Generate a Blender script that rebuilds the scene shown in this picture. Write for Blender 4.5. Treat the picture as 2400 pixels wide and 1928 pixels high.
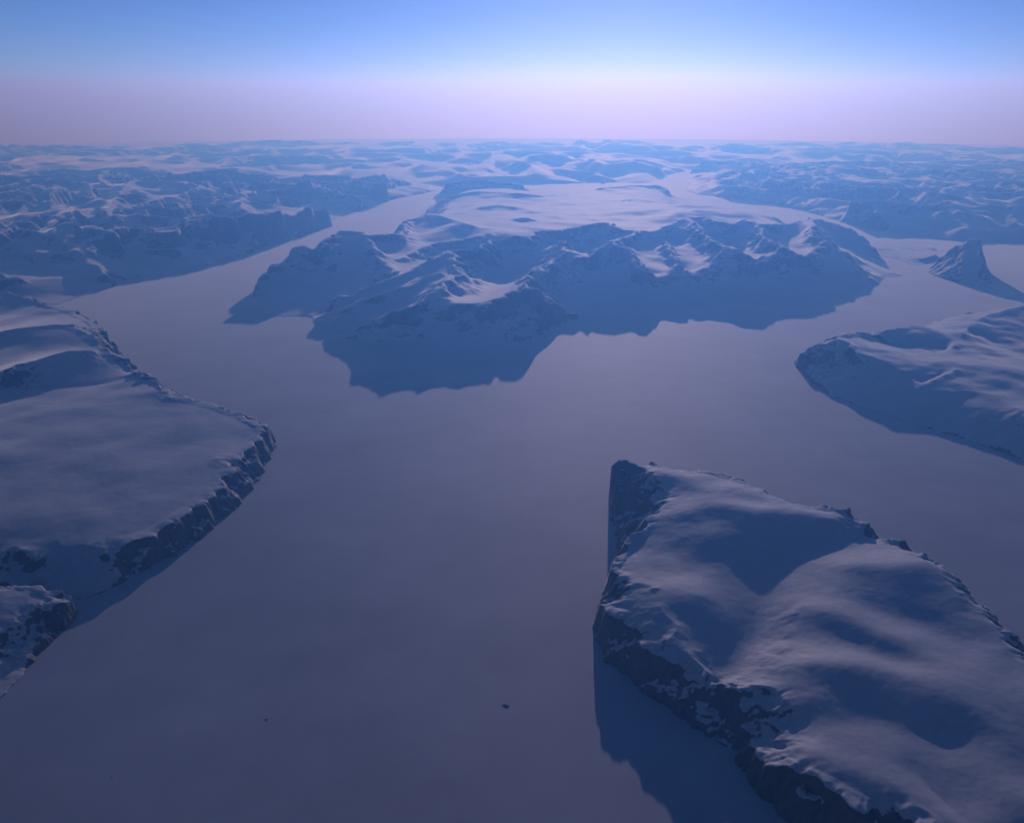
import bpy, math, numpy as np

# ------------------------------------------------------------------ clear
for o in list(bpy.data.objects):
    bpy.data.objects.remove(o, do_unlink=True)
sc = bpy.context.scene

# ------------------------------------------------------------------ camera (metres; aircraft over a frozen fjord)
KM = 1000.0
H_CAM = 8.5                      # km above the ice
R_E = 6371.0                     # km, the earth's curvature is built in
FPX, CX, CY = 2078.0, 1200.0, 964.0      # focal length and centre in photograph pixels (2400 x 1928)
PITCH = math.atan((964.0 - 205.0) / FPX)
cam = bpy.data.cameras.new('camera')
cam.sensor_fit = 'HORIZONTAL'
cam.sensor_width = 36.0
cam.lens = 36.0 * FPX / 2400.0
cam.clip_start = 1.0
cam.clip_end = 2.0e6
camo = bpy.data.objects.new('camera', cam)
camo.location = (0, 0, H_CAM * KM)
camo.rotation_euler = (math.pi / 2 - PITCH, 0, 0)
sc.collection.objects.link(camo)
sc.camera = camo

# ------------------------------------------------------------------ sky and sun
SUN_EL = math.radians(10.5)
SUN_AZ = math.radians(6.5)       # to the right of the view direction (+Y)
world = bpy.data.worlds.new('World')
sc.world = world
world.use_nodes = True
wn = world.node_tree
wn.nodes.clear()
sky = wn.nodes.new('ShaderNodeTexSky')
sky.sky_type = 'NISHITA'
sky.sun_disc = False
sky.sun_elevation = SUN_EL
sky.sun_rotation = SUN_AZ
sky.altitude = 6000.0
sky.air_density = 1.0
sky.dust_density = 10.0
sky.ozone_density = 0.3
bg = wn.nodes.new('ShaderNodeBackground')
bg.inputs['Strength'].default_value = 0.112
wo = wn.nodes.new('ShaderNodeOutputWorld')
wn.links.new(sky.outputs['Color'], bg.inputs['Color'])
wn.links.new(bg.outputs['Background'], wo.inputs['Surface'])

sun = bpy.data.lights.new('sun', 'SUN')
sun.energy = 4.8
sun.angle = math.radians(0.53)
sun.color = (1.0, 0.83, 0.76)
suno = bpy.data.objects.new('sun', sun)
# the lamp shines along its local -Z: aim -Z away from the sun
suno.rotation_euler = (math.radians(90) - SUN_EL, 0, math.pi - SUN_AZ)
suno.location = (0, 60 * KM, 30 * KM)
sc.collection.objects.link(suno)

vs = sc.view_settings
vs.view_transform = 'Standard'
vs.look = 'None'
vs.exposure = -1.7
vs.use_white_balance = True
vs.white_balance_temperature = 4180
vs.white_balance_tint = 31
vs.gamma = 1.0
vs.use_curve_mapping = False

cy = sc.cycles
cy.use_denoising = True
cy.max_bounces = 4
cy.diffuse_bounces = 1
cy.glossy_bounces = 2
cy.volume_bounces = 0
cy.transparent_max_bounces = 4

# ------------------------------------------------------------------ geometry helpers
def drop(d2):
    return d2 / (2 * R_E)

_cp, _sp = math.cos(PITCH), math.sin(PITCH)

def at(px, py, h=0.0):
    """Map position (km) of the point that is seen at photo pixel px,py and lies h km above sea level."""
    u = (px - CX) / FPX
    v = -(py - CY) / FPX
    dx, dy, dz = u, _cp + v * _sp, -_sp + v * _cp
    t = (h - H_CAM) / dz
    for _ in range(12):
        x, y = dx * t, dy * t
        t = (h - drop(x * x + y * y) - H_CAM) / dz
        t = min(max(t, 0.1), 420)
    return dx * t, dy * t

HS = [1.0]        # height scale of the land mass being laid out

def path(pts, h=None):
    """pixel polyline -> list of (x, y, h) in km; pts (px,py) with common h or (px,py,h)"""
    out = []
    for p in pts:
        hh = p[2] * HS[0] if len(p) > 2 else h
        x, y = at(p[0], p[1], max(hh, 0.0))
        out.append((x, y, hh))
    return out

def fft_noise(shape, cell, lam_hi, lam_lo, beta, seed, ax=1.0, ang=0.0):
    """band-limited fractal noise, wavelengths lam_lo..lam_hi km, unit variance"""
    ny, nx = shape
    r = np.random.default_rng(seed)
    w = np.fft.rfft2(r.standard_normal((ny, nx)).astype(np.float32))
    fy = np.fft.fftfreq(ny, cell)[:, None]
    fx = np.fft.rfftfreq(nx, cell)[None, :]
    ca, sa = math.cos(ang), math.sin(ang)
    gx = (fx * ca + fy * sa) * ax
    gy = -fx * sa + fy * ca
    f = np.sqrt(gx * gx + gy * gy) + 1e-9
    amp = f ** (-beta)
    amp *= 1.0 / (1.0 + (1.0 / (f * lam_hi)) ** 6)
    amp *= 1.0 / (1.0 + (f * lam_lo) ** 6)
    n = np.fft.irfft2(w * amp, s=(ny, nx)).astype(np.float32)
    return n / (n.std() + 1e-9)

def blur(a, sig):
    """gaussian blur, sig in cells"""
    p = int(3 * sig) + 2
    b = np.pad(a, p, mode='edge')
    fy = np.fft.fftfreq(b.shape[0])[:, None]
    fx = np.fft.rfftfreq(b.shape[1])[None, :]
    g = np.exp(-2 * (math.pi * sig) ** 2 * (fx * fx + fy * fy))
    b = np.fft.irfft2(np.fft.rfft2(b) * g, s=b.shape)
    return b[p:-p, p:-p].astype(np.float32)

def inside(poly, X, Y):
    """X: 1d, Y: 1d -> mask [ny,nx]"""
    m = np.zeros((len(Y), len(X)), bool)
    n = len(poly)
    for i in range(n):
        x0, y0 = poly[i][:2]
        x1, y1 = poly[(i + 1) % n][:2]
        if y0 == y1:
            continue
        rows = np.where((Y >= min(y0, y1)) & (Y < max(y0, y1)))[0]
        if len(rows) == 0:
            continue
        xc = x0 + (Y[rows] - y0) * (x1 - x0) / (y1 - y0)
        m[rows] ^= X[None, :] < xc[:, None]
    return m

def bilin(a, fx, fy):
    ny, nx = a.shape
    fx = np.clip(fx, 0, nx - 1.001)
    fy = np.clip(fy, 0, ny - 1.001)
    ix = fx.astype(np.int32)
    iy = fy.astype(np.int32)
    tx = (fx - ix).astype(np.float32)
    ty = (fy - iy).astype(np.float32)
    return (a[iy, ix] * (1 - tx) * (1 - ty) + a[iy, ix + 1] * tx * (1 - ty)
            + a[iy + 1, ix] * (1 - tx) * ty + a[iy + 1, ix + 1] * tx * ty)

def raster(lines, x0, y0, cell, shape):
    s = np.zeros(shape, np.float32)
    c = np.zeros(shape, np.float32)
    for ln in lines:
        for a, b in zip(ln[:-1], ln[1:]):
            L = math.hypot(b[0] - a[0], b[1] - a[1])
            n = max(2, int(L / (cell * 0.45)) + 1)
            t = np.linspace(0, 1, n)
            ix = np.round((a[0] + (b[0] - a[0]) * t - x0) / cell).astype(int)
            iy = np.round((a[1] + (b[1] - a[1]) * t - y0) / cell).astype(int)
            ok = (ix >= 0) & (iy >= 0) & (ix < shape[1]) & (iy < shape[0])
            np.add.at(s, (iy[ok], ix[ok]), (a[2] + (b[2] - a[2]) * t[ok]))
            np.add.at(c, (iy[ok], ix[ok]), 1.0)
    m = c > 0
    s[m] /= c[m]
    return s, m

def membrane(x0, y0, nx, ny, cell, coast, lines, lam=0.0, base=0.0, bases=()):
    """soap-film height through coast (0) and feature lines, solved coarse to fine"""
    levels = 0
    while min(nx, ny) / 2 ** levels > 24 and levels < 6:
        levels += 1
    h = None
    for lv in range(levels, -1, -1):
        c = cell * 2 ** lv
        mx, my = int(math.ceil(nx / 2 ** lv)), int(math.ceil(ny / 2 ** lv))
        X = x0 + np.arange(mx) * c
        Y = y0 + np.arange(my) * c
        land = inside(coast, X, Y)
        val, con = raster(lines, x0, y0, c, (my, mx))
        if h is None:
            h = np.where(land, 0.4, 0).astype(np.float32)
        else:
            fy, fx = np.meshgrid(np.arange(my) / 2.0, np.arange(mx) / 2.0, indexing='ij')
            h = bilin(h, fx, fy)
        fixed = con | ~land
        val = np.where(con & land, val, 0.0).astype(np.float32)
        free = ~fixed
        kk = (c / lam) ** 2 if lam else 0.0
        bs = np.full((my, mx), base, np.float32)
        for poly, v in bases:
            bs[inside(poly, X, Y)] = v
        h = np.where(fixed, val, h).astype(np.float32)
        for _ in range(260 if lv == levels else (110 if lv > 1 else 45)):
            p = np.pad(h, 1, mode='edge')
            a = (p[:-2, 1:-1] + p[2:, 1:-1] + p[1:-1, :-2] + p[1:-1, 2:] + kk * bs) / (4.0 + kk)
            h = np.where(free, a, val)
    return h, land

def link(name, me, mat, label, cat=None, kind=None, group=None, parent=None, loc=(0, 0, 0)):
    o = bpy.data.objects.new(name, me)
    if mat:
        me.materials.append(mat)
    o.location = loc
    if parent:
        o.parent = parent
    if label:
        o['label'] = label
    if cat:
        o['category'] = cat
    if kind:
        o['kind'] = kind
    if group:
        o['group'] = group
    sc.collection.objects.link(o)
    return o

def grid_mesh(name, X, Y, Z, keep):
    """regular grid -> mesh, quads where keep; X, Y 1d km, Z km"""
    ny, nx = Z.shape
    q = keep[:-1, :-1] | keep[1:, :-1] | keep[:-1, 1:] | keep[1:, 1:]
    used = np.zeros((ny, nx), bool)
    used[:-1, :-1] |= q; used[1:, :-1] |= q; used[:-1, 1:] |= q; used[1:, 1:] |= q
    idx = np.full((ny, nx), -1, np.int64)
    idx[used] = np.arange(used.sum())
    XX, YY = np.meshgrid(X, Y)
    zz = Z - drop(XX ** 2 + YY ** 2)
    co = np.stack([XX[used], YY[used], zz[used]], 1).astype(np.float32) * KM
    iy, ix = np.where(q)
    f = np.stack([idx[iy, ix], idx[iy, ix + 1], idx[iy + 1, ix + 1], idx[iy + 1, ix]], 1).astype(np.int32)
    me = bpy.data.meshes.new(name)
    me.vertices.add(len(co))
    me.vertices.foreach_set('co', co.ravel())
    me.loops.add(f.size)
    me.loops.foreach_set('vertex_index', f.ravel())
    me.polygons.add(len(f))
    me.polygons.foreach_set('loop_start', np.arange(0, f.size, 4, dtype=np.int32))
    me.polygons.foreach_set('loop_total', np.full(len(f), 4, np.int32))
    me.polygons.foreach_set('use_smooth', np.ones(len(f), bool))
    me.update(calc_edges=True)
    return me

def chutes(n, h, cell, length):
    gy, gx = np.gradient(h, cell)
    g = np.hypot(gx, gy) + 1e-4
    gx, gy = (gx / g).astype(np.float32), (gy / g).astype(np.float32)
    ny, nx = n.shape
    Y0, X0 = np.meshgrid(np.arange(ny, dtype=np.float32), np.arange(nx, dtype=np.float32), indexing='ij')
    k = 8
    st = length / cell / (2 * k)
    acc = n.copy()
    for sgn in (1, -1):
        X, Y = X0.copy(), Y0.copy()
        for i in range(k):
            dx, dy = bilin(gx, X, Y), bilin(gy, X, Y)
            X += sgn * st * dx
            Y += sgn * st * dy
            acc += bilin(n, X, Y)
    return acc / (acc.std() + 1e-9)

TRI = [0]
def terrain(name, label, mat, cell, coast, sharp=(), soft=(), seed=1, soft_sig=0.25, warp=0.12, warp_lam=1.2,
            gully=0.06, gully_lam=0.9, roll=0.02, roll_lam=2.0, fine=0.006, bbox=None, blur_all=0.0, lam=0.0, base=0.0, bases=(), lic_len=0.9, ridge=0.0, ridge_lam=6.0, ridge_min=0.5, streak=0.0):
    """One land mass: coast polygon, sharp feature lines (rims, aretes) and soft ones (domes, troughs), all (x,y,h) km."""
    if bbox is None:
        xs = [p[0] for p in coast]; ys = [p[1] for p in coast]
        bbox = (min(xs), min(ys), max(xs), max(ys))
    m = 6 * cell
    x0, y0, x1, y1 = bbox[0] - m, bbox[1] - m, bbox[2] + m, bbox[3] + m
    nx, ny = int((x1 - x0) / cell) + 1, int((y1 - y0) / cell) + 1
    X = x0 + np.arange(nx) * cell
    Y = y0 + np.arange(ny) * cell
    h, land = membrane(x0, y0, nx, ny, cell, coast, list(sharp) + list(soft), lam, base, bases)
    shape = h.shape
    # smooth snow domes away from the sharp lines
    if len(sharp):
        _, sm = raster(sharp, x0, y0, cell, shape)
        sm = blur(sm.astype(np.float32), 0.6 * soft_sig / cell)
        sm = np.clip(sm / (0.5 * cell / (soft_sig * 1.5)), 0, 1)
    else:
        sm = np.zeros(shape, np.float32)
    sm = np.maximum(sm, 1 - np.clip(blur(land.astype(np.float32), 0.35 * soft_sig / cell) * 2 - 1, 0, 1))
    hb = blur(h, soft_sig / cell)
    h = h * sm + hb * (1 - sm)
    if blur_all:
        h = blur(h, blur_all / cell)
    if ridge:
        # free mountain relief where no feature line rules: long crests across the light
        n = fft_noise(shape, cell, ridge_lam, ridge_lam * 0.4, 2.2, seed + 7, ax=0.6, ang=0.25)
        n2 = fft_noise(shape, cell, ridge_lam * 2.5, ridge_lam * 0.5, 2.0, seed + 8)
        rg = np.clip(1.0 - 1.15 * np.abs(n), -0.3, 1.0)
        amt = np.clip((h - ridge_min) / 0.4, 0, 1) * (1 - 0.85 * sm)
        h = h + ridge * amt * (rg - 0.45) * np.clip(0.9 + 0.5 * n2, 0.25, 1.8)
    # ragged rims and shores: domain warp
    gy, gx = np.gradient(h, cell)
    steep = np.clip((np.hypot(gx, gy) - 0.25) / 0.5, 0, 1)
    near = np.clip(blur(steep, 0.25 / cell) * 2.2, 0, 1)
    if warp:
        wx = fft_noise(shape, cell, warp_lam, cell * 2.5, 2.3, seed + 1) * warp / cell
        wy = fft_noise(shape, cell, warp_lam, cell * 2.5, 2.3, seed + 2) * warp / cell
        fy, fx = np.meshgrid(np.arange(ny, dtype=np.float32), np.arange(nx, dtype=np.float32), indexing='ij')
        h = bilin(h, fx + wx * near, fy + wy * near)
    gy, gx = np.gradient(h, cell)
    steep = np.clip((np.hypot(gx, gy) - 0.32) / 0.5, 0, 1)
    steep = blur(steep, 0.12 / cell)
    up = np.clip(h / 0.35, 0, 1)
    if gully:
        # spurs and chutes: noise smeared along the fall line
        hs = blur(h, max(1.0, 0.25 * gully_lam / cell))
        n = chutes(fft_noise(shape, cell, gully_lam, gully_lam * 0.12, 1.2, seed + 3), hs, cell, lic_len)
        h = h + gully * (0.25 - np.abs(n) * 0.55 + 0.3 * n) * steep * up
    if roll:
        n = fft_noise(shape, cell, roll_lam, roll_lam * 0.2, 2.4, seed + 4)
        h = h + roll * n * np.clip(h / 0.3, 0, 1) * (1 - 0.5 * steep)
    if fine:
        n = fft_noise(shape, cell, roll_lam * 0.3, cell * 2.5, 1.6, seed + 5)
        h = h + fine * n * up * (0.25 + steep)
    if streak:
        n = fft_noise(shape, cell, 0.5, cell * 2.5, 1.8, seed + 9, ax=0.28, ang=0.12)
        h = h + streak * n * up * (1 - steep)
    h = np.where(h < 0.003, -0.03, h)
    # only the land that the view and a wide margin round it can see
    XX, YY = np.meshgrid(X, Y)
    keep = (h > 0) & (np.abs(XX) < 0.63 * YY + 1.2) & (YY > 6.0)
    me = grid_mesh(name, X, Y, h, keep)
    TRI[0] += 2 * len(me.polygons)
    return link(name, me, mat, label, kind='structure')

# ------------------------------------------------------------------ materials
def nodes(name):
    m = bpy.data.materials.new(name)
    m.use_nodes = True
    nt = m.node_tree
    nt.nodes.clear()
    out = nt.nodes.new('ShaderNodeOutputMaterial')
    return m, nt, out

def N(nt, t, **kw):
    n = nt.nodes.new(t)
    for k, v in kw.items():
        setattr(n, k, v)
    return n

SPEC, SHEEN, SHR, RGH = 0.7, 1.0, 0.25, 0.72
def snow_rock(name, rock_lo=0.82, rock_hi=0.74, scale=1.0, bump=6.0):
    m, nt, out = nodes(name)
    L = nt.links.new
    tc = N(nt, 'ShaderNodeNewGeometry')
    sep = N(nt, 'ShaderNodeSeparateXYZ')
    L(tc.outputs['Normal'], sep.inputs[0])
    mp = N(nt, 'ShaderNodeMapping')
    mp.inputs['Scale'].default_value = (0.001 * scale, 0.001 * scale, 0.00045 * scale)
    L(tc.outputs['Position'], mp.inputs[0])
    n1 = N(nt, 'ShaderNodeTexNoise')
    n1.inputs['Scale'].default_value = 12.0
    n1.inputs['Detail'].default_value = 10
    n1.inputs['Roughness'].default_value = 0.68
    L(mp.outputs[0], n1.inputs['Vector'])
    # rock where steep, broken up by noise
    ad = N(nt, 'ShaderNodeMath', operation='MULTIPLY_ADD')
    ad.inputs[1].default_value = 0.75
    ad.inputs[2].default_value = -0.375
    mp2 = N(nt, 'ShaderNodeMapping')
    mp2.inputs['Scale'].default_value = (0.0007 * scale, 0.0007 * scale, 0.006 * scale)
    L(tc.outputs['Position'], mp2.inputs[0])
    n4 = N(nt, 'ShaderNodeTexNoise')
    n4.inputs['Scale'].default_value = 5.0
    n4.inputs['Detail'].default_value = 6
    n4.inputs['Roughness'].default_value = 0.6
    L(mp2.outputs[0], n4.inputs['Vector'])
    avg = N(nt, 'ShaderNodeMix', data_type='FLOAT')
    avg.inputs[0].default_value = 0.5
    L(n1.outputs['Fac'], avg.inputs[2]); L(n4.outputs['Fac'], avg.inputs[3])
    L(avg.outputs[0], ad.inputs[0])
    sm = N(nt, 'ShaderNodeMath', operation='ADD')
    L(sep.outputs['Z'], sm.inputs[0]); L(ad.outputs[0], sm.inputs[1])
    mr = N(nt, 'ShaderNodeMapRange')
    mr.inputs['From Min'].default_value = rock_lo
    mr.inputs['From Max'].default_value = rock_hi
    L(sm.outputs[0], mr.inputs['Value'])
    n2 = N(nt, 'ShaderNodeTexNoise')
    n2.inputs['Scale'].default_value = 16.0
    n2.inputs['Detail'].default_value = 6
    L(mp.outputs[0], n2.inputs['Vector'])
    cr = N(nt, 'ShaderNodeValToRGB')
    cr.color_ramp.elements[0].color = (0.018, 0.020, 0.026, 1)
    cr.color_ramp.elements[1].color = (0.085, 0.087, 0.095, 1)
    cr.color_ramp.elements[0].position = 0.3
    cr.color_ramp.elements[1].position = 0.75
    L(n2.outputs['Fac'], cr.inputs[0])
    cs = N(nt, 'ShaderNodeValToRGB')
    cs.color_ramp.elements[0].color = (0.42, 0.43, 0.48, 1)
    cs.color_ramp.elements[1].color = (0.52, 0.53, 0.57, 1)
    cs.color_ramp.elements[0].position = 0.3
    cs.color_ramp.elements[1].position = 0.7
    L(n1.outputs['Fac'], cs.inputs[0])
    mix = N(nt, 'ShaderNodeMix', data_type='RGBA')
    L(mr.outputs[0], mix.inputs[0]); L(cs.outputs[0], mix.inputs[6]); L(cr.outputs[0], mix.inputs[7])
    bp = N(nt, 'ShaderNodeBump')
    bp.inputs['Strength'].default_value = 0.9
    bp.inputs['Distance'].default_value = bump
    n3 = N(nt, 'ShaderNodeTexNoise')
    n3.inputs['Scale'].default_value = 6.0
    n3.inputs['Detail'].default_value = 7
    L(mp.outputs[0], n3.inputs['Vector'])
    L(n3.outputs['Fac'], bp.inputs['Height'])
    b = N(nt, 'ShaderNodeBsdfPrincipled')
    b.inputs['Roughness'].default_value = RGH
    b.inputs['Specular IOR Level'].default_value = SPEC
    b.inputs['Sheen Weight'].default_value = SHEEN
    b.inputs['Sheen Roughness'].default_value = SHR
    L(mix.outputs[2], b.inputs['Base Color'])
    L(bp.outputs[0], b.inputs['Normal'])
    L(b.outputs[0], out.inputs[0])
    return m

def ice_mat():
    m, nt, out = nodes('sea_ice_snow')
    L = nt.links.new
    tc = N(nt, 'ShaderNodeNewGeometry')
    mp = N(nt, 'ShaderNodeMapping')
    mp.inputs['Scale'].default_value = (0.001, 0.001, 0.001)
    L(tc.outputs['Position'], mp.inputs[0])
    n1 = N(nt, 'ShaderNodeTexNoise')
    n1.inputs['Scale'].default_value = 0.35
    n1.inputs['Detail'].default_value = 8
    n1.inputs['Roughness'].default_value = 0.62
    L(mp.outputs[0], n1.inputs['Vector'])
    cs = N(nt, 'ShaderNodeValToRGB')
    cs.color_ramp.elements[0].color = (0.30, 0.315, 0.39, 1)
    cs.color_ramp.elements[1].color = (0.45, 0.46, 0.53, 1)
    cs.color_ramp.elements[0].position = 0.3
    cs.color_ramp.elements[1].position = 0.7
    L(n1.outputs['Fac'], cs.inputs[0])
    n3 = N(nt, 'ShaderNodeTexNoise')
    n3.inputs['Scale'].default_value = 9.0
    n3.inputs['Detail'].default_value = 6
    L(mp.outputs[0], n3.inputs['Vector'])
    bp = N(nt, 'ShaderNodeBump')
    bp.inputs['Strength'].default_value = 0.25
    bp.inputs['Distance'].default_value = 2.0
    L(n3.outputs['Fac'], bp.inputs['Height'])
    b = N(nt, 'ShaderNodeBsdfPrincipled')
    b.inputs['Roughness'].default_value = RGH
    b.inputs['Specular IOR Level'].default_value = SPEC
    b.inputs['Sheen Weight'].default_value = SHEEN
    b.inputs['Sheen Roughness'].default_value = SHR
    L(cs.outputs[0], b.inputs['Base Color'])
    L(bp.outputs[0], b.inputs['Normal'])
    L(b.outputs[0], out.inputs[0])
    return m

M_NEAR = snow_rock('snow_and_rock', scale=1.0)
M_MID = snow_rock('snow_and_rock_massif', scale=0.6, bump=10)
M_FAR = snow_rock('snow_and_rock_far', scale=0.35, bump=15)
M_LOW = snow_rock('bare_ground', rock_lo=1.02, rock_hi=0.95, scale=0.6)
M_ICE = ice_mat()

# ------------------------------------------------------------------ sea ice: one curved sheet to beyond the horizon
def sea_ice():
    rad = np.concatenate([[0.0], np.geomspace(0.5, 420.0, 300)])
    na = 360
    ang = np.arange(na) * 2 * math.pi / na
    R, A = np.meshgrid(rad[1:], ang, indexing='ij')
    co = np.stack([R * np.cos(A), R * np.sin(A), -drop(R * R)], -1).reshape(-1, 3)
    co = np.vstack([[0, 0, 0], co]) * KM
    nr = len(rad) - 1
    f = [(0, 1 + j, 1 + (j + 1) % na) for j in range(na)]
    for i in range(nr - 1):
        a, b = 1 + i * na, 1 + (i + 1) * na
        for j in range(na):
            k = (j + 1) % na
            f.append((a + j, b + j, b + k, a + k))
    me = bpy.data.meshes.new('sea_ice')
    me.from_pydata(co.tolist(), [], f)
    me.polygons.foreach_set('use_smooth', np.ones(len(f), bool))
    link('sea_ice', me, M_ICE, 'flat snow covered sea ice filling the fjord to the horizon', kind='structure')
sea_ice()

# ------------------------------------------------------------------ near right headland
HS[0] = 0.86
terrain('headland', 'broad snowy headland with dark left cliffs and long shadow in the foreground', M_NEAR, 0.020,
    path([(1440,1150),(1432,1185),(1440,1215),(1447,1300),(1412,1400),(1391,1480),(1415,1545),(1500,1612),(1560,1655),(1620,1695),
          (1680,1732),(1716,1762),(1762,1828),(1801,1878),(1850,1930),(1920,1985),(2000,2030),(2200,2120),
          (2500,2240),(2700,2240),(2900,1900),(2650,1700),(2500,1640),(2420,1570),(2375,1510),(2310,1460),(2255,1400),(2200,1355),
          (2120,1320),(2060,1290),(2000,1250),(1900,1225),(1800,1198),(1740,1168),(1640,1140),(1560,1128),(1480,1122)], 0.0),
    sharp=[path(p) for p in (
        [(1430,1092,1.0),(1458,1076,1.12),(1489,1086,1.12),(1540,1125,1.05),(1573,1142,1.0),(1545,1195,.93),(1500,1245,.86),
         (1462,1285,.74),(1425,1338,.64),(1480,1362,.74),(1530,1372,.80),(1428,1424,.58),(1545,1420,.78),(1586,1462,.76),
         (1569,1495,.70),(1617,1536,.62),(1640,1565,.56),(1668,1622,.40)],
        [(1402,1405,.42),(1424,1424,.58),(1462,1460,.56),(1517,1508,.55),(1574,1556,.55),(1620,1572,.52),(1664,1624,.38)],
        [(1679,1632,.42),(1688,1600,.52),(1752,1607,.64),(1801,1612,.68),(1838,1634,.69),(1859,1653,.68)],
        [(1792,1696,.42),(1850,1667,.60)],
        [(1759,1749,.38),(1826,1754,.50),(1868,1725,.60)],
        [(1762,1752,.38),(1801,1783,.50),(1838,1801,.60),(1899,1814,.68),(1944,1842,.70),(2000,1876,.70),(2060,1905,.65),
         (2069,1924,.60),(2105,1895,.70),(2200,1965,.75),(2350,2060,.80),(2600,2150,.8)],
        [(1528,1079,1.12),(1591,1104,1.08),(1665,1102,1.08),(1740,1124,1.05),(1780,1152,1.02),(1843,1178,1.05),(1899,1184,1.08),
         (1944,1182,1.10),(1992,1189,1.10),(1997,1212,.92),(2033,1228,1.0),(2041,1260,.76),(2062,1263,.80),(2080,1259,.90),(2107,1262,.98),(2113,1281,.84),(2150,1297,1.0)],
        [(2131,1782,.74),(2185,1851,.72),(2276,1928,.74)],
    )],
    soft=[path(p) for p in (
        [(1591,1278,.83),(1632,1310,.78),(1710,1377,.69),(1765,1420,.62)],
        [(2036,1268,.76),(1981,1276,.82),(1900,1298,.81),(1851,1315,.77),(1800,1335,.73),(1777,1373,.68)],
        [(1790,1345,.68),(1777,1373,.62),(1773,1425,.54),(1771,1495,.48),(1757,1532,.44),(1716,1565,.40),(1685,1605,.35)],
        [(1600,1200,1.05),(1650,1180,1.13),(1700,1178,1.17),(1758,1188,1.19),(1832,1198,1.16),(1910,1203,1.13),(1990,1208,1.10)],
        [(2150,1297,1.02),(2185,1302,1.09),(2236,1336,1.05),(2287,1405,1.0),(2337,1445,.98),(2381,1492,.95),(2384,1528,.92),(2440,1590,.95),(2650,1750,1.0)],
        [(1960,1314,1.0),(2030,1317,1.10),(2110,1320,1.12),(2185,1328,1.10)],
        [(2050,1432,.82),(2120,1455,.79),(2200,1485,.78),(2290,1530,.82)],
        [(1880,1420,.86),(1967,1436,.96),(2076,1490,.97),(2203,1550,.95),(2290,1610,.95)],
        [(1930,1488,.78),(2030,1525,.80),(2120,1562,.83)],
        [(1850,1545,.78),(1930,1548,.95),(2030,1554,.99),(2130,1578,.98),(2220,1625,.95),(2330,1700,.95)],
        [(1890,1650,.72),(1980,1685,.71),(2100,1710,.72),(2250,1745,.76)],
        [(1530,1376,.82),(1600,1380,.87),(1650,1392,.86)],
        [(1590,1450,.74),(1650,1455,.70),(1700,1445,.66)],
        [(1490,1112,1.10),(1540,1100,1.12),(1620,1130,1.10)],
        [(1850,1752,.70),(1930,1765,.77),(2020,1800,.79),(2130,1862,.81),(2230,1940,.84)],
        [(2300,1720,.86),(2400,1860,.92),(2600,1950,1.0)],
    )], seed=11, soft_sig=0.15, warp=0.045, warp_lam=0.7, gully=0.06, gully_lam=0.45, lic_len=0.6, roll=0.012, roll_lam=2.4, fine=0.004)

# ------------------------------------------------------------------ near left plateau and the low cliffed point below it
HS[0] = 0.95
terrain('plateau', 'wide snow plateau with ragged rim cliff on the left shore', M_NEAR, 0.027,
    path([(645,1040),(641,1054),(615,1097),(602,1127),(563,1175),(524,1212),(493,1243),(450,1272),(415,1294),(340,1335),(281,1370),
          (200,1405),(120,1405),(60,1390),(0,1385),(-150,1385),(-450,1350),(-520,1000),(-450,690),(-200,690),(0,702),(60,713),(120,737),
          (180,752),(225,778),(248,808),(262,834),(300,852),(330,882),(385,918),(440,948),(500,964),(570,988),(625,1012)], 0.0),
    sharp=[path(p) for p in (
        [(318,863,.92),(357,892,.87),(373,907,.86),(411,926,.80),(474,940,.72),(558,966,.62),(614,991,.54),(625,1012,.48),(584,1045,.50),(571,1073,.47),
         (506,1076,.55),(554,1099,.46),(528,1118,.46),(502,1162,.42),(441,1199,.46),(395,1228,.45),(372,1253,.42),(316,1266,.46),
         (255,1294,.38),(240,1270,.46),(156,1279,.46),(134,1257,.52),(91,1309,.40),(65,1281,.50),(0,1277,.50),(-150,1270,.55),(-400,1260,.6)],
        [(6,868,1.20),(42,856,1.24),(162,823,1.30),(208,821,1.27),(286,831,1.0),(299,843,.95)],
        [(0,778,1.28),(42,769,1.33),(130,759,1.36),(170,760,1.32),(234,800,1.0)],
        [(-150,675,1.4),(0,681,1.4),(65,694,1.3),(114,717,1.12),(143,720,1.06),(175,731,1.02),(218,753,1.0),(234,769,.95),(252,818,.85)],
        [(10,907,.74),(120,914,.74),(227,902,.74),(320,882,.80),(400,930,.82)],
    )],
    soft=[path(p) for p in (
        [(-200,1000,.78),(0,985,.76),(200,975,.75),(420,965,.70),(540,1000,.58)],
        [(-200,1055,.82),(0,1066,.79),(110,1074,.70),(260,1085,.66)],
        [(-200,1130,.68),(0,1130,.65),(200,1120,.62),(400,1110,.56)],
        [(-200,1220,.64),(0,1225,.60),(200,1215,.56),(330,1200,.51)],
        [(0,842,.98),(80,827,1.0),(150,814,1.0),(200,802,1.0)],
        [(-100,724,1.08),(0,722,1.08),(60,724,1.06),(110,737,1.03)],
    )], seed=23, soft_sig=0.28, warp=0.065, warp_lam=0.8, gully=0.06, gully_lam=0.5, lic_len=0.6, roll=0.010, roll_lam=3.0, fine=0.004)

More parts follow.
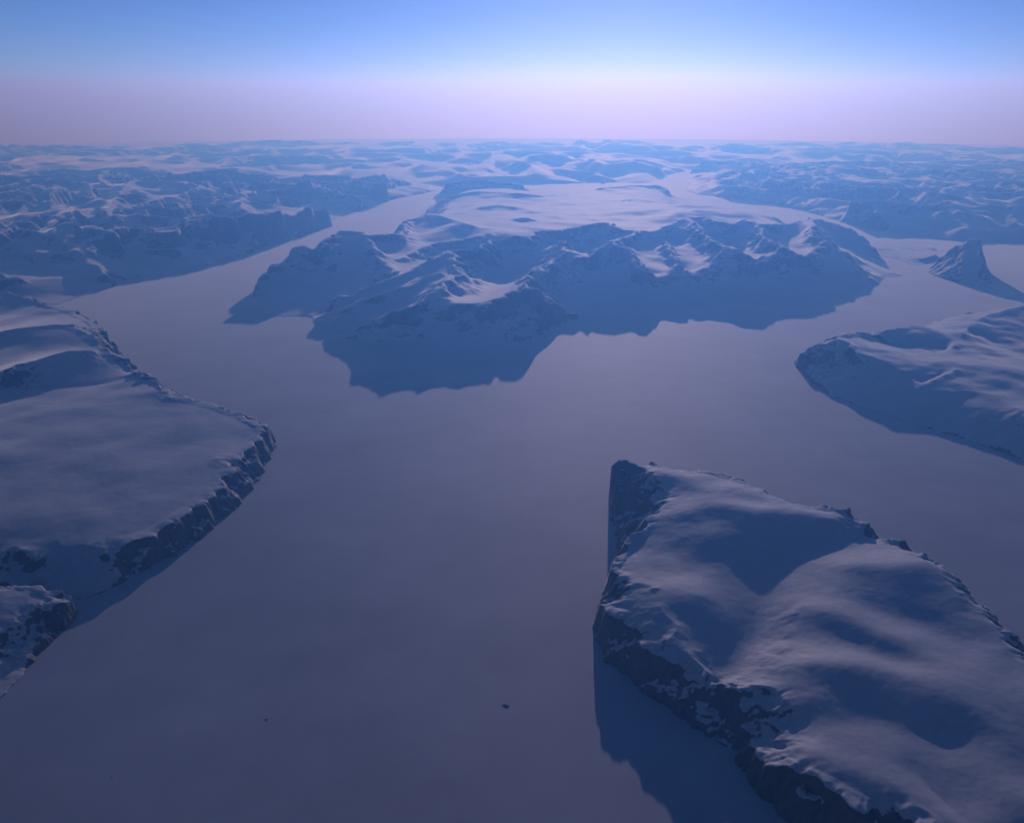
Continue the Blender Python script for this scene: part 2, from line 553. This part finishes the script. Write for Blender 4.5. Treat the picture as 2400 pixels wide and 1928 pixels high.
HS[0] = 0.85
terrain('cliffed_point', 'small snow capped rocky point at the lower left edge', M_NEAR, 0.020,
    path([(182,1432),(165,1461),(139,1484),(100,1519),(65,1566),(35,1602),(0,1639),(-150,1790),(-500,1900),(-500,1420),(-100,1400),
          (0,1408),(60,1408),(120,1412),(172,1424)], 0.0),
    sharp=[path(p) for p in (
        [(-100,1372,.60),(0,1370,.58),(56,1370,.57),(100,1380,.53),(147,1391,.47),(170,1408,.36),(93,1413,.50),(56,1421,.50),(35,1437,.48),(91,1449,.38),
         (0,1453,.48),(20,1482,.38),(-60,1500,.45),(-200,1540,.5)],
    )],
    soft=[path(p) for p in ([(-300,1420,.7),(-60,1400,.64),(40,1396,.59)],)],
    seed=37, soft_sig=0.15, warp=0.06, warp_lam=0.6, gully=0.06, gully_lam=0.4, lic_len=0.5, roll=0.01, roll_lam=1.5, fine=0.004)

# ------------------------------------------------------------------ right hand peninsula
HS[0] = 0.82
terrain('peninsula', 'snowy peninsula with hollows and a shadowed cliff at the right edge', M_NEAR, 0.036,
    path([(1866,853),(1885,875),(1905,897),(1950,927),(2040,964),(2130,992),(2230,1020),(2330,1052),(2420,1087),(2600,1150),(2900,1200),
          (2900,720),(2600,715),(2400,724),(2345,730),(2250,750),(2180,767),(2100,792),(2040,806),(1960,814),(1900,830)], 0.0),
    sharp=[path(p) for p in (
        [(1868,847,.25),(1878,828,.55),(1895,815,.75),(1925,800,.98),(1962,786,1.2),(1978,797,1.22),(2012,824,1.08),(2080,850,.93),(2122,870,.83),(2161,905,.68),(2190,897,.76),
         (2236,921,.72),(2252,913,.76),(2336,924,.8),(2366,949,.76),(2420,975,.78),(2600,1010,.9)],
        [(1962,785,1.2),(2015,777,1.15),(2044,786,1.02),(2067,778,1.05),(2090,770,1.1),(2132,763,1.1),(2167,764,1.1),(2206,776,1.06),(2223,795,.98)],
        [(2064,804,.72),(2109,819,.70),(2155,812,.72),(2190,829,.69),(2219,818,.74)],
        [(2185,892,.80),(2215,878,.90),(2245,863,.96)],
        [(2235,810,.95),(2275,757,1.08),(2320,736,1.18),(2400,716,1.28),(2500,700,1.3)],
    )],
    soft=[path(p) for p in (
        [(2080,846,.95),(2119,845,.95),(2165,842,.92),(2213,847,.92)],
        [(2130,885,.72),(2165,895,.68),(2200,880,.74)],
        [(2290,792,.74),(2350,818,.72),(2400,840,.72),(2500,860,.8)],
        [(2240,850,.95),(2300,853,1.0),(2400,870,1.0),(2500,890,1.0)],
        [(2260,890,.78),(2330,900,.78),(2400,920,.8)],
        [(2180,755,.75),(2250,738,.75),(2300,728,.8)],
    )], seed=41, soft_sig=0.28, warp=0.06, warp_lam=1.0, gully=0.035, gully_lam=0.9, roll=0.014, roll_lam=2.0, fine=0.004)

# ------------------------------------------------------------------ horn island, low spit and skerry
HS[0] = 0.97
terrain('horn_island', 'dark horn shaped island peak rising from the ice at right', M_MID, 0.045,
    path([(2172,636),(2200,624),(2240,618),(2285,620),(2308,628),(2318,645),(2322,668),(2300,676),(2250,664),(2200,650)], 0.0),
    sharp=[path(p) for p in (
        [(2178,632,.06),(2209,599,.75),(2238,579,1.2),(2264,563,1.52),(2282,561,1.62),(2298,560,1.66),(2303,578,1.3),(2307,602,.8),(2313,635,.25)],
        [(2298,560,1.66),(2300,600,1.1),(2300,640,.5)],
        [(2264,563,1.52),(2258,600,1.0),(2250,640,.4)],
    )], seed=53, soft_sig=0.12, lam=1.1, warp=0.04, gully=0.04, gully_lam=0.9, roll=0.005, fine=0.006)
HS[0] = 1.00
terrain('low_spit', 'low dark spit of bare ground left of the horn island', M_LOW, 0.06,
    path([(2040,592),(2060,578),(2100,567),(2150,566),(2240,580),(2215,600),(2175,618),(2150,628),(2123,628),(2120,614),(2090,604),(2060,600)], 0.0),
    sharp=[path(p) for p in ([(2060,584,.10),(2120,576,.13),(2190,582,.12)], [(2130,600,.08),(2160,606,.16),(2195,596,.22)])],
    seed=59, soft_sig=0.2, warp=0.06, gully=0.03, roll=0.012, roll_lam=1.5, fine=0.006)
terrain('skerry', 'low flat skerry streaked with snow off the massif shore', M_LOW, 0.05,
    path([(2020,628),(2060,622),(2090,632),(2119,640),(2112,647),(2085,650),(2050,648),(2020,645)], 0.0),
    sharp=[path(p) for p in ([(2025,634,.06),(2070,634,.07),(2105,643,.04)],)], seed=61, soft_sig=0.1, warp=0.05, gully=0.02, roll=0.02, roll_lam=1.0, fine=0.006)

# ------------------------------------------------------------------ central massif
terrain('massif', 'rugged mountain massif with an ice cap and deep shadow in the centre', M_MID, 0.068,
    path([(597,688),(588,716),(615,736),(660,743),(700,740),(733,744),(740,756),(760,772),(800,792),(850,814),(900,832),(950,840),(1010,842),
          (1080,836),(1150,830),(1200,815),(1240,795),(1290,768),(1340,748),(1400,744),(1470,736),(1540,728),(1620,720),(1700,716),
          (1780,714),(1850,706),(1920,698),(1985,685),(2030,676),(2064,658),(2085,640),(2075,618),(2055,602),(2035,582),(2000,564),(1960,550),
          (1900,523),(1820,498),(1745,482),(1671,468),(1612,466),(1577,464),(1562,440),(1538,432),(1480,428),(1400,428),(1250,430),
          (1150,430),(1060,440),(1022,456),(1008,480),(1003,497),(985,517),(950,542),(900,572),(830,592),(760,612),(700,642),(650,662),(607,680)], 0.0),
    sharp=[path(p) for p in (
        [(598,684,.25),(613,623,1.02),(626,613,1.08),(643,620,1.02),(673,611,1.15),(687,579,1.6),(704,571,1.7),(730,585,1.55),(755,582,1.6),(762,558,1.88),
         (797,537,1.97),(815,537,1.98),(841,541,1.92),(864,548,1.85),(893,545,1.85),(925,547,1.75),(945,535,1.5),(953,516,1.55),(967,511,1.6),(1012,500,1.65),(1050,510,1.62),(1108,528,1.5)],
        [(1150,545,1.38),(1080,560,1.3),(1000,574,1.2),(935,606,1.1)],
        [(880,672,.5),(820,705,.2),(750,742,.02)],
        [(770,716,.4),(782,700,.65),(845,675,1.0),(945,643,1.35),(1000,612,1.6),(1038,592,1.75),(1057,584,1.8),(1131,574,1.85),(1153,559,1.9),(1216,549,1.95),(1238,557,1.85),
         (1256,537,1.95),(1311,539,1.9),(1386,520,2.0),(1430,519,2.0),(1437,526,1.9),(1467,539,1.75),(1504,536,1.8),(1515,541,1.75),(1549,537,1.8),(1571,522,1.95),
         (1608,507,2.05),(1662,507,2.05),(1667,519,1.95),(1697,519,1.95),(1708,528,1.85),(1742,511,2.0),(1775,524,1.85),(1850,522,1.6),(1905,508,1.6),(1993,532,1.3),(2034,562,.9),(2058,602,.3)],
        [(1057,584,1.8),(1070,615,1.6),(1081,643,1.5),(1053,650,1.56),(1034,660,1.62),(1012,687,1.45),(1049,702,1.28),(1060,728,1.05),(1094,751,.8),(1142,775,.42)],
        [(1012,687,1.45),(982,706,1.30),(945,721,1.15),(886,736,.85),(850,765,.42)],
        [(1034,634,1.6),(997,647,1.45),(945,672,1.28),(901,686,1.1),(845,704,.85),(800,738,.4)],
        [(1060,706,1.3),(1110,714,1.16),(1150,703,1.26),(1190,684,1.4),(1222,667,1.54),(1255,671,1.46),(1280,692,1.15),(1337,735,.42)],
        [(1222,667,1.54),(1248,641,1.4),(1293,610,1.6),(1322,584,1.75),(1311,556,1.85)],
        [(1322,584,1.75),(1363,597,1.5),(1400,622,1.15),(1423,641,.9),(1440,672,.55)],
        [(1355,604,1.5),(1386,589,1.7),(1410,575,1.8),(1432,563,1.93),(1445,569,1.83),(1482,598,1.56),(1515,626,1.34),(1535,655,.8),(1545,680,.4)],
        [(1432,563,1.93),(1480,548,1.75),(1504,538,1.8)],
        [(1608,507,2.05),(1650,545,1.82),(1697,574,1.72),(1742,584,1.64),(1765,625,.8)],
        [(1775,524,1.85),(1801,563,1.7),(1838,574,1.64),(1860,612,.95),(1880,652,.45)],
        [(1905,508,1.6),(1905,554,1.52),(1942,554,1.48),(1975,592,.95),(2005,640,.5)],
        [(1380,645,.7),(1440,610,1.25),(1482,600,1.44),(1515,640,.9),(1560,650,.85),(1590,612,1.3),(1620,645,.9),(1670,618,1.2),(1700,580,1.68),(1742,588,1.6),(1770,620,1.1),(1805,598,1.35),(1838,576,1.6),(1890,606,1.1),(1930,562,1.42),(1975,598,.9)],
        [(850,545,1.9),(880,590,1.4),(915,626,1.1),(945,643,1.35)],
        [(1180,790,.3),(1200,740,.65),(1222,700,.95)],
        [(1560,560,1.6),(1580,600,1.28),(1600,655,.6)],
        [(1045,428,1.3),(1101,419,1.45),(1157,424,1.45),(1230,432,1.4)],
        [(1400,440,1.5),(1450,436,1.5),(1545,432,1.3),(1562,446,1.0)],
        [(1460,470,1.42),(1490,463,1.5),(1540,474,1.35)],
        [(1060,456,1.4),(1120,447,1.62),(1165,450,1.55),(1212,453,1.62),(1270,458,1.5),(1330,452,1.45)],
        [(1125,485,1.42),(1165,480,1.5),(1208,487,1.42)],
        [(1205,513,1.44),(1230,509,1.5),(1252,514,1.42)],
    )],
    soft=[path(p) for p in (
        [(1130,545,1.30),(1250,515,1.36),(1400,498,1.40),(1550,500,1.42),(1650,497,1.5)],
        [(1100,480,1.30),(1250,472,1.32),(1400,467,1.32),(1550,478,1.35)],
        [(1515,489,1.6),(1600,475,1.66),(1680,480,1.55),(1760,490,1.3)],
        [(1570,500,1.62),(1640,487,1.68),(1720,490,1.52),(1830,504,1.2)],
    )], seed=71, soft_sig=0.4, warp=0.10, warp_lam=1.6, gully=0.06, gully_lam=1.8, roll=0.02, roll_lam=4.0, fine=0.006, blur_all=0.075, lam=1.1, base=0.12, lic_len=1.6,
    bases=[(path([(1000,560,1.3),(1100,540,1.4),(1216,552,1.5),(1256,540,1.5),(1386,523,1.6),(1504,540,1.6),(1571,525,1.6),(1662,510,1.6),(1775,527,1.5),(1850,510,1.3),(1760,490,1.3),
                  (1680,478,1.4),(1590,468,1.3),(1555,440,1.2),(1440,438,1.4),(1300,440,1.4),(1100,430,1.3),(1030,455,1.2),(1010,500,1.3)]), 1.28)])

# ------------------------------------------------------------------ left mountain range
terrain('left_range', 'dark mountain range with snowfields along the far left fjord shore', M_FAR, 0.095,
    path([(140,714),(195,694),(237,680),(319,652),(393,645),(486,622),(594,590),(679,560),(727,546),(775,530),(765,518),(790,512),(867,484),(934,464),
          (990,454),(1027,446),(1045,430),(1000,412),(500,410),(-500,410),(-600,560),(-350,690),(0,706),(80,716)], 0.0),
    sharp=[path(p) for p in (
        [(-300,530,1.70),(-100,545,1.70),(7,549,1.65),(32,526,1.85),(56,534,1.75),(108,551,1.55),(141,523,1.85),(160,518,1.90),(219,534,1.75),(252,541,1.68),(282,528,1.80),(326,532,1.75),
         (360,534,1.75),(386,539,1.70),(415,526,1.80),(445,508,1.90),(464,502,1.95),(519,506,1.90),(568,500,1.90),(631,500,1.72),(680,520,1.2),(725,534,0.5)],
        [(160,518,1.6),(200,560,1.15),(180,587,1.15),(250,645,.5)],
        [(32,526,1.55),(50,572,1.15),(110,590,1.1),(160,592,1.05)],
        [(-150,640,1.1),(0,637,.95),(40,652,.75)],
        [(415,526,1.5),(430,560,1.05),(440,602,.45)],
        [(282,528,1.5),(300,575,.95),(320,620,.4)],
        [(519,506,1.6),(560,540,1.0),(590,570,.4)],
        [(85,540,1.0),(140,500,1.2),(165,480,1.45),(190,500,1.2),(250,520,1.0)],
        [(8,432,1.5),(70,420,1.6),(180,415,1.6),(230,412,1.6),(258,437,1.3)],
        [(245,502,1.0),(270,460,1.35),(308,424,1.6),(382,423,1.6),(441,426,1.55),(480,440,1.4),(549,465,1.15)],
        [(568,500,1.9),(605,503,1.6),(655,491,1.76),(690,498,1.35),(720,483,1.62),(750,489,1.2),(788,468,1.45),(815,473,1.1),(840,460,1.28),(880,468,.5)],
        [(570,490,1.2),(568,452,1.5),(579,430,1.6),(631,430,1.6),(686,426,1.6),(742,430,1.55),(800,449,1.3),(860,470,.7)],
        [(742,430,1.5),(830,425,1.5),(900,430,1.45),(960,440,1.2),(1000,448,.6)],
    )],
    soft=[path(p) for p in (
        [(-300,500,.8),(-100,500,.8),(100,492,.8),(250,508,.78),(400,506,.85),(520,484,.95)],
        [(20,482,1.0),(100,488,1.0),(190,456,1.1)],
        [(260,511,.98),(340,496,1.0),(420,480,1.05)],
        [(-300,425,1.3),(300,412,1.4),(600,415,1.4),(900,415,1.3)],
    )], seed=83, soft_sig=0.5, warp=0.12, warp_lam=2.2, gully=0.05, gully_lam=2.6, roll=0.04, roll_lam=5.0, fine=0.01, lam=1.6, base=0.15, lic_len=2.2, ridge=0.85, ridge_lam=9.0, ridge_min=0.55,
    bases=[(path([(-300,520,1.0),(0,530,1.0),(150,520,1.0),(250,532,1.0),(400,528,1.0),(470,500,1.1),(640,490,1.2),(760,440,1.2),(1000,430,1.1),(1000,410,1.1),(-500,405,1.1),(-600,520,1.0)]), 0.75)])

# ------------------------------------------------------------------ right far land
terrain('right_upland', 'hazy snow upland behind the narrow fjord arm at right', M_FAR, 0.11,
    path([(1625,402),(1615,413),(1604,421),(1616,432),(1606,446),(1634,456),(1671,459),(1745,470),(1819,480),(1905,500),(2000,528),(2119,550),
          (2238,565),(2307,568),(2400,570),(2700,580),(2700,395),(2300,385),(1900,382),(1640,390)], 0.0),
    sharp=[path(p) for p in (
        [(1625,399,.4),(1649,376,1.35),(1700,374,1.4),(1760,380,1.35),(1830,385,1.4)],
        [(1690,420,1.1),(1760,402,1.3),(1830,388,1.4)],
        [(1871,481,1.3),(1941,485,1.2),(1971,475,1.4),(2042,469,1.5),(2093,472,1.45),(2130,482,1.3),(2209,474,1.45),(2231,470,1.5),(2286,483,1.4),(2364,482,1.45),(2500,480,1.4)],
        [(1790,425,1.3),(1845,419,1.35),(1894,399,1.5),(1960,392,1.55),(2060,400,1.4),(2120,410,1.3)],
        [(1700,440,.8),(1780,440,1.0),(1900,440,1.15),(2000,445,1.2)],
        [(2200,450,1.3),(2270,430,1.4),(2330,435,1.35),(2500,440,1.35)],
        [(2042,469,1.5),(2060,500,1.0),(2090,530,.5)],
        [(2231,470,1.5),(2250,510,1.0),(2270,545,.4)],
        [(2364,482,1.45),(2380,520,.9),(2400,550,.35)],
    )],
    soft=[path(p) for p in (
        [(2100,420,1.1),(2300,410,1.2),(2500,410,1.2)],
        [(1950,460,1.1),(2100,455,1.15),(2300,458,1.15)],
    )], seed=97, soft_sig=0.5, warp=0.12, warp_lam=2.2, gully=0.05, gully_lam=2.6, roll=0.06, roll_lam=5.0, fine=0.01, lam=1.8, base=0.2, lic_len=2.2, ridge=0.6, ridge_lam=10.0, ridge_min=0.7,
    bases=[(path([(1640,400,1.0),(1700,430,1.0),(1871,470,1.1),(1971,468,1.1),(2130,472,1.1),(2300,470,1.1),(2700,470,1.1),(2700,390,1.0),(1900,378,1.0)]), 1.05)])

# ------------------------------------------------------------------ far interior to the horizon
terrain('far_hills', 'far snow hills fading into haze below the horizon', M_FAR, 0.32,
    [(-150,82,0),(-60,80,0),(-30,82,0),(-12,84,0)] + path([(1045,437),(1250,433),(1450,431),(1535,427),(1560,410),(1597,403),(1625,397)], 0.0)
    + [(24,88,0),(40,84,0),(70,82,0),(150,84,0),(160,190,0),(-160,190,0)],
    sharp=[path(p) for p in (
        [(1100,408,.8),(1180,360,1.4),(1210,372,1.2),(1300,395,.8)],
        [(1000,400,.9),(1050,380,1.2),(1130,395,.9)],
        [(1300,395,1.0),(1400,362,1.4),(1500,380,1.3),(1560,395,.9)],
    )],
    soft=[[(x * 1.0, y * 1.0, 0.75 + 0.25 * math.sin(x * 0.11 + y * 0.07)) for x in range(-150, 151, 15)] for y in (92, 110, 130, 150, 180)],
    seed=101, soft_sig=1.2, warp=0.3, warp_lam=6.0, gully=0.10, gully_lam=12.0, lic_len=8, ridge=0.8, ridge_lam=24.0, ridge_min=0.3, roll=0.12, roll_lam=16.0, fine=0.02)

# ------------------------------------------------------------------ icebergs frozen into the fjord ice
def iceberg(px, py, L, W, Hh, rot, seed, label):
    r = np.random.default_rng(seed)
    na, rings = 22, 7
    V, F = [], []
    for k in range(rings + 1):
        t = k / rings
        for j in range(na):
            a = 2 * math.pi * j / na
            rr = (1 - 0.35 * t ** 1.5) * (1 + 0.16 * math.sin(3 * a + seed) + 0.08 * math.sin(7 * a + 2 * seed)) * (1 + 0.05 * r.standard_normal())
            x, y = L / 2 * rr * math.cos(a), W / 2 * rr * math.sin(a)
            z = Hh * (t ** 0.8) * (0.72 + 0.28 * math.cos(a - 0.4) + 0.10 * r.standard_normal() * t) - (3.0 if k == 0 else 0)
            V.append((x, y, z))
    c = len(V)
    V.append((0.04 * L, 0, Hh * 0.85))
    for k in range(rings):
        for j in range(na):
            q = (j + 1) % na
            F.append((k * na + j, k * na + q, (k + 1) * na + q, (k + 1) * na + j))
    F += [(rings * na + j, rings * na + (j + 1) % na, c) for j in range(na)]
    me = bpy.data.meshes.new('iceberg')
    me.from_pydata(V, [], F)
    x, y = at(px, py)
    o = link('iceberg', me, M_BERG, label, cat='iceberg', group='icebergs frozen into the fjord ice', loc=(x * KM, y * KM, -drop(x * x + y * y) * KM))
    o.rotation_euler = (0, 0, rot)
    return o

def berg_mat():
    m, nt, out = nodes('blue_ice')
    L = nt.links.new
    tc = N(nt, 'ShaderNodeTexCoord')
    n = N(nt, 'ShaderNodeTexNoise')
    n.inputs['Scale'].default_value = 0.08
    n.inputs['Detail'].default_value = 5
    L(tc.outputs['Object'], n.inputs['Vector'])
    cr = N(nt, 'ShaderNodeValToRGB')
    cr.color_ramp.elements[0].color = (0.10, 0.16, 0.22, 1)
    cr.color_ramp.elements[1].color = (0.34, 0.40, 0.46, 1)
    L(n.outputs['Fac'], cr.inputs[0])
    b = N(nt, 'ShaderNodeBsdfPrincipled')
    b.inputs['Roughness'].default_value = 0.45
    L(cr.outputs[0], b.inputs['Base Color'])
    L(b.outputs[0], out.inputs[0])
    return m
M_BERG = berg_mat()
iceberg(1185, 1652, 105, 34, 15, -0.25, 3, 'larger dark iceberg frozen in the ice left of the headland')
iceberg(624, 1685, 48, 20, 10, -0.2, 5, 'smaller dark iceberg alone on the ice at lower left')
iceberg(262, 1819, 22, 14, 8, 0.2, 8, 'tiny dark ice lump near the lower left corner')


# ------------------------------------------------------------------ haze: the air itself
def haze():
    m, nt, out = nodes('haze_air')
    v = N(nt, 'ShaderNodeVolumePrincipled')
    v.inputs['Color'].default_value = (0.20, 0.46, 1.0, 1)
    v.inputs['Absorption Color'].default_value = (1, 1, 1, 1)
    v.inputs['Density'].default_value = 1.85e-5
    v.inputs['Anisotropy'].default_value = 0.58
    nt.links.new(v.outputs[0], out.inputs['Volume'])
    r, z0, z1 = 440.0, -14.6, H_CAM + 1.7
    co = [(x * KM, y * KM, z * KM) for z in (z0, z1) for x, y in ((-r, -r), (r, -r), (r, r), (-r, r))]
    f = [(3, 2, 1, 0), (4, 5, 6, 7), (0, 1, 5, 4), (1, 2, 6, 5), (2, 3, 7, 6), (3, 0, 4, 7)]
    me = bpy.data.meshes.new('haze')
    me.from_pydata(co, [], f)
    link('haze', me, m, 'pale blue haze lying over the fjord and mountains', kind='stuff')
haze()
print('terrain triangles', TRI[0])
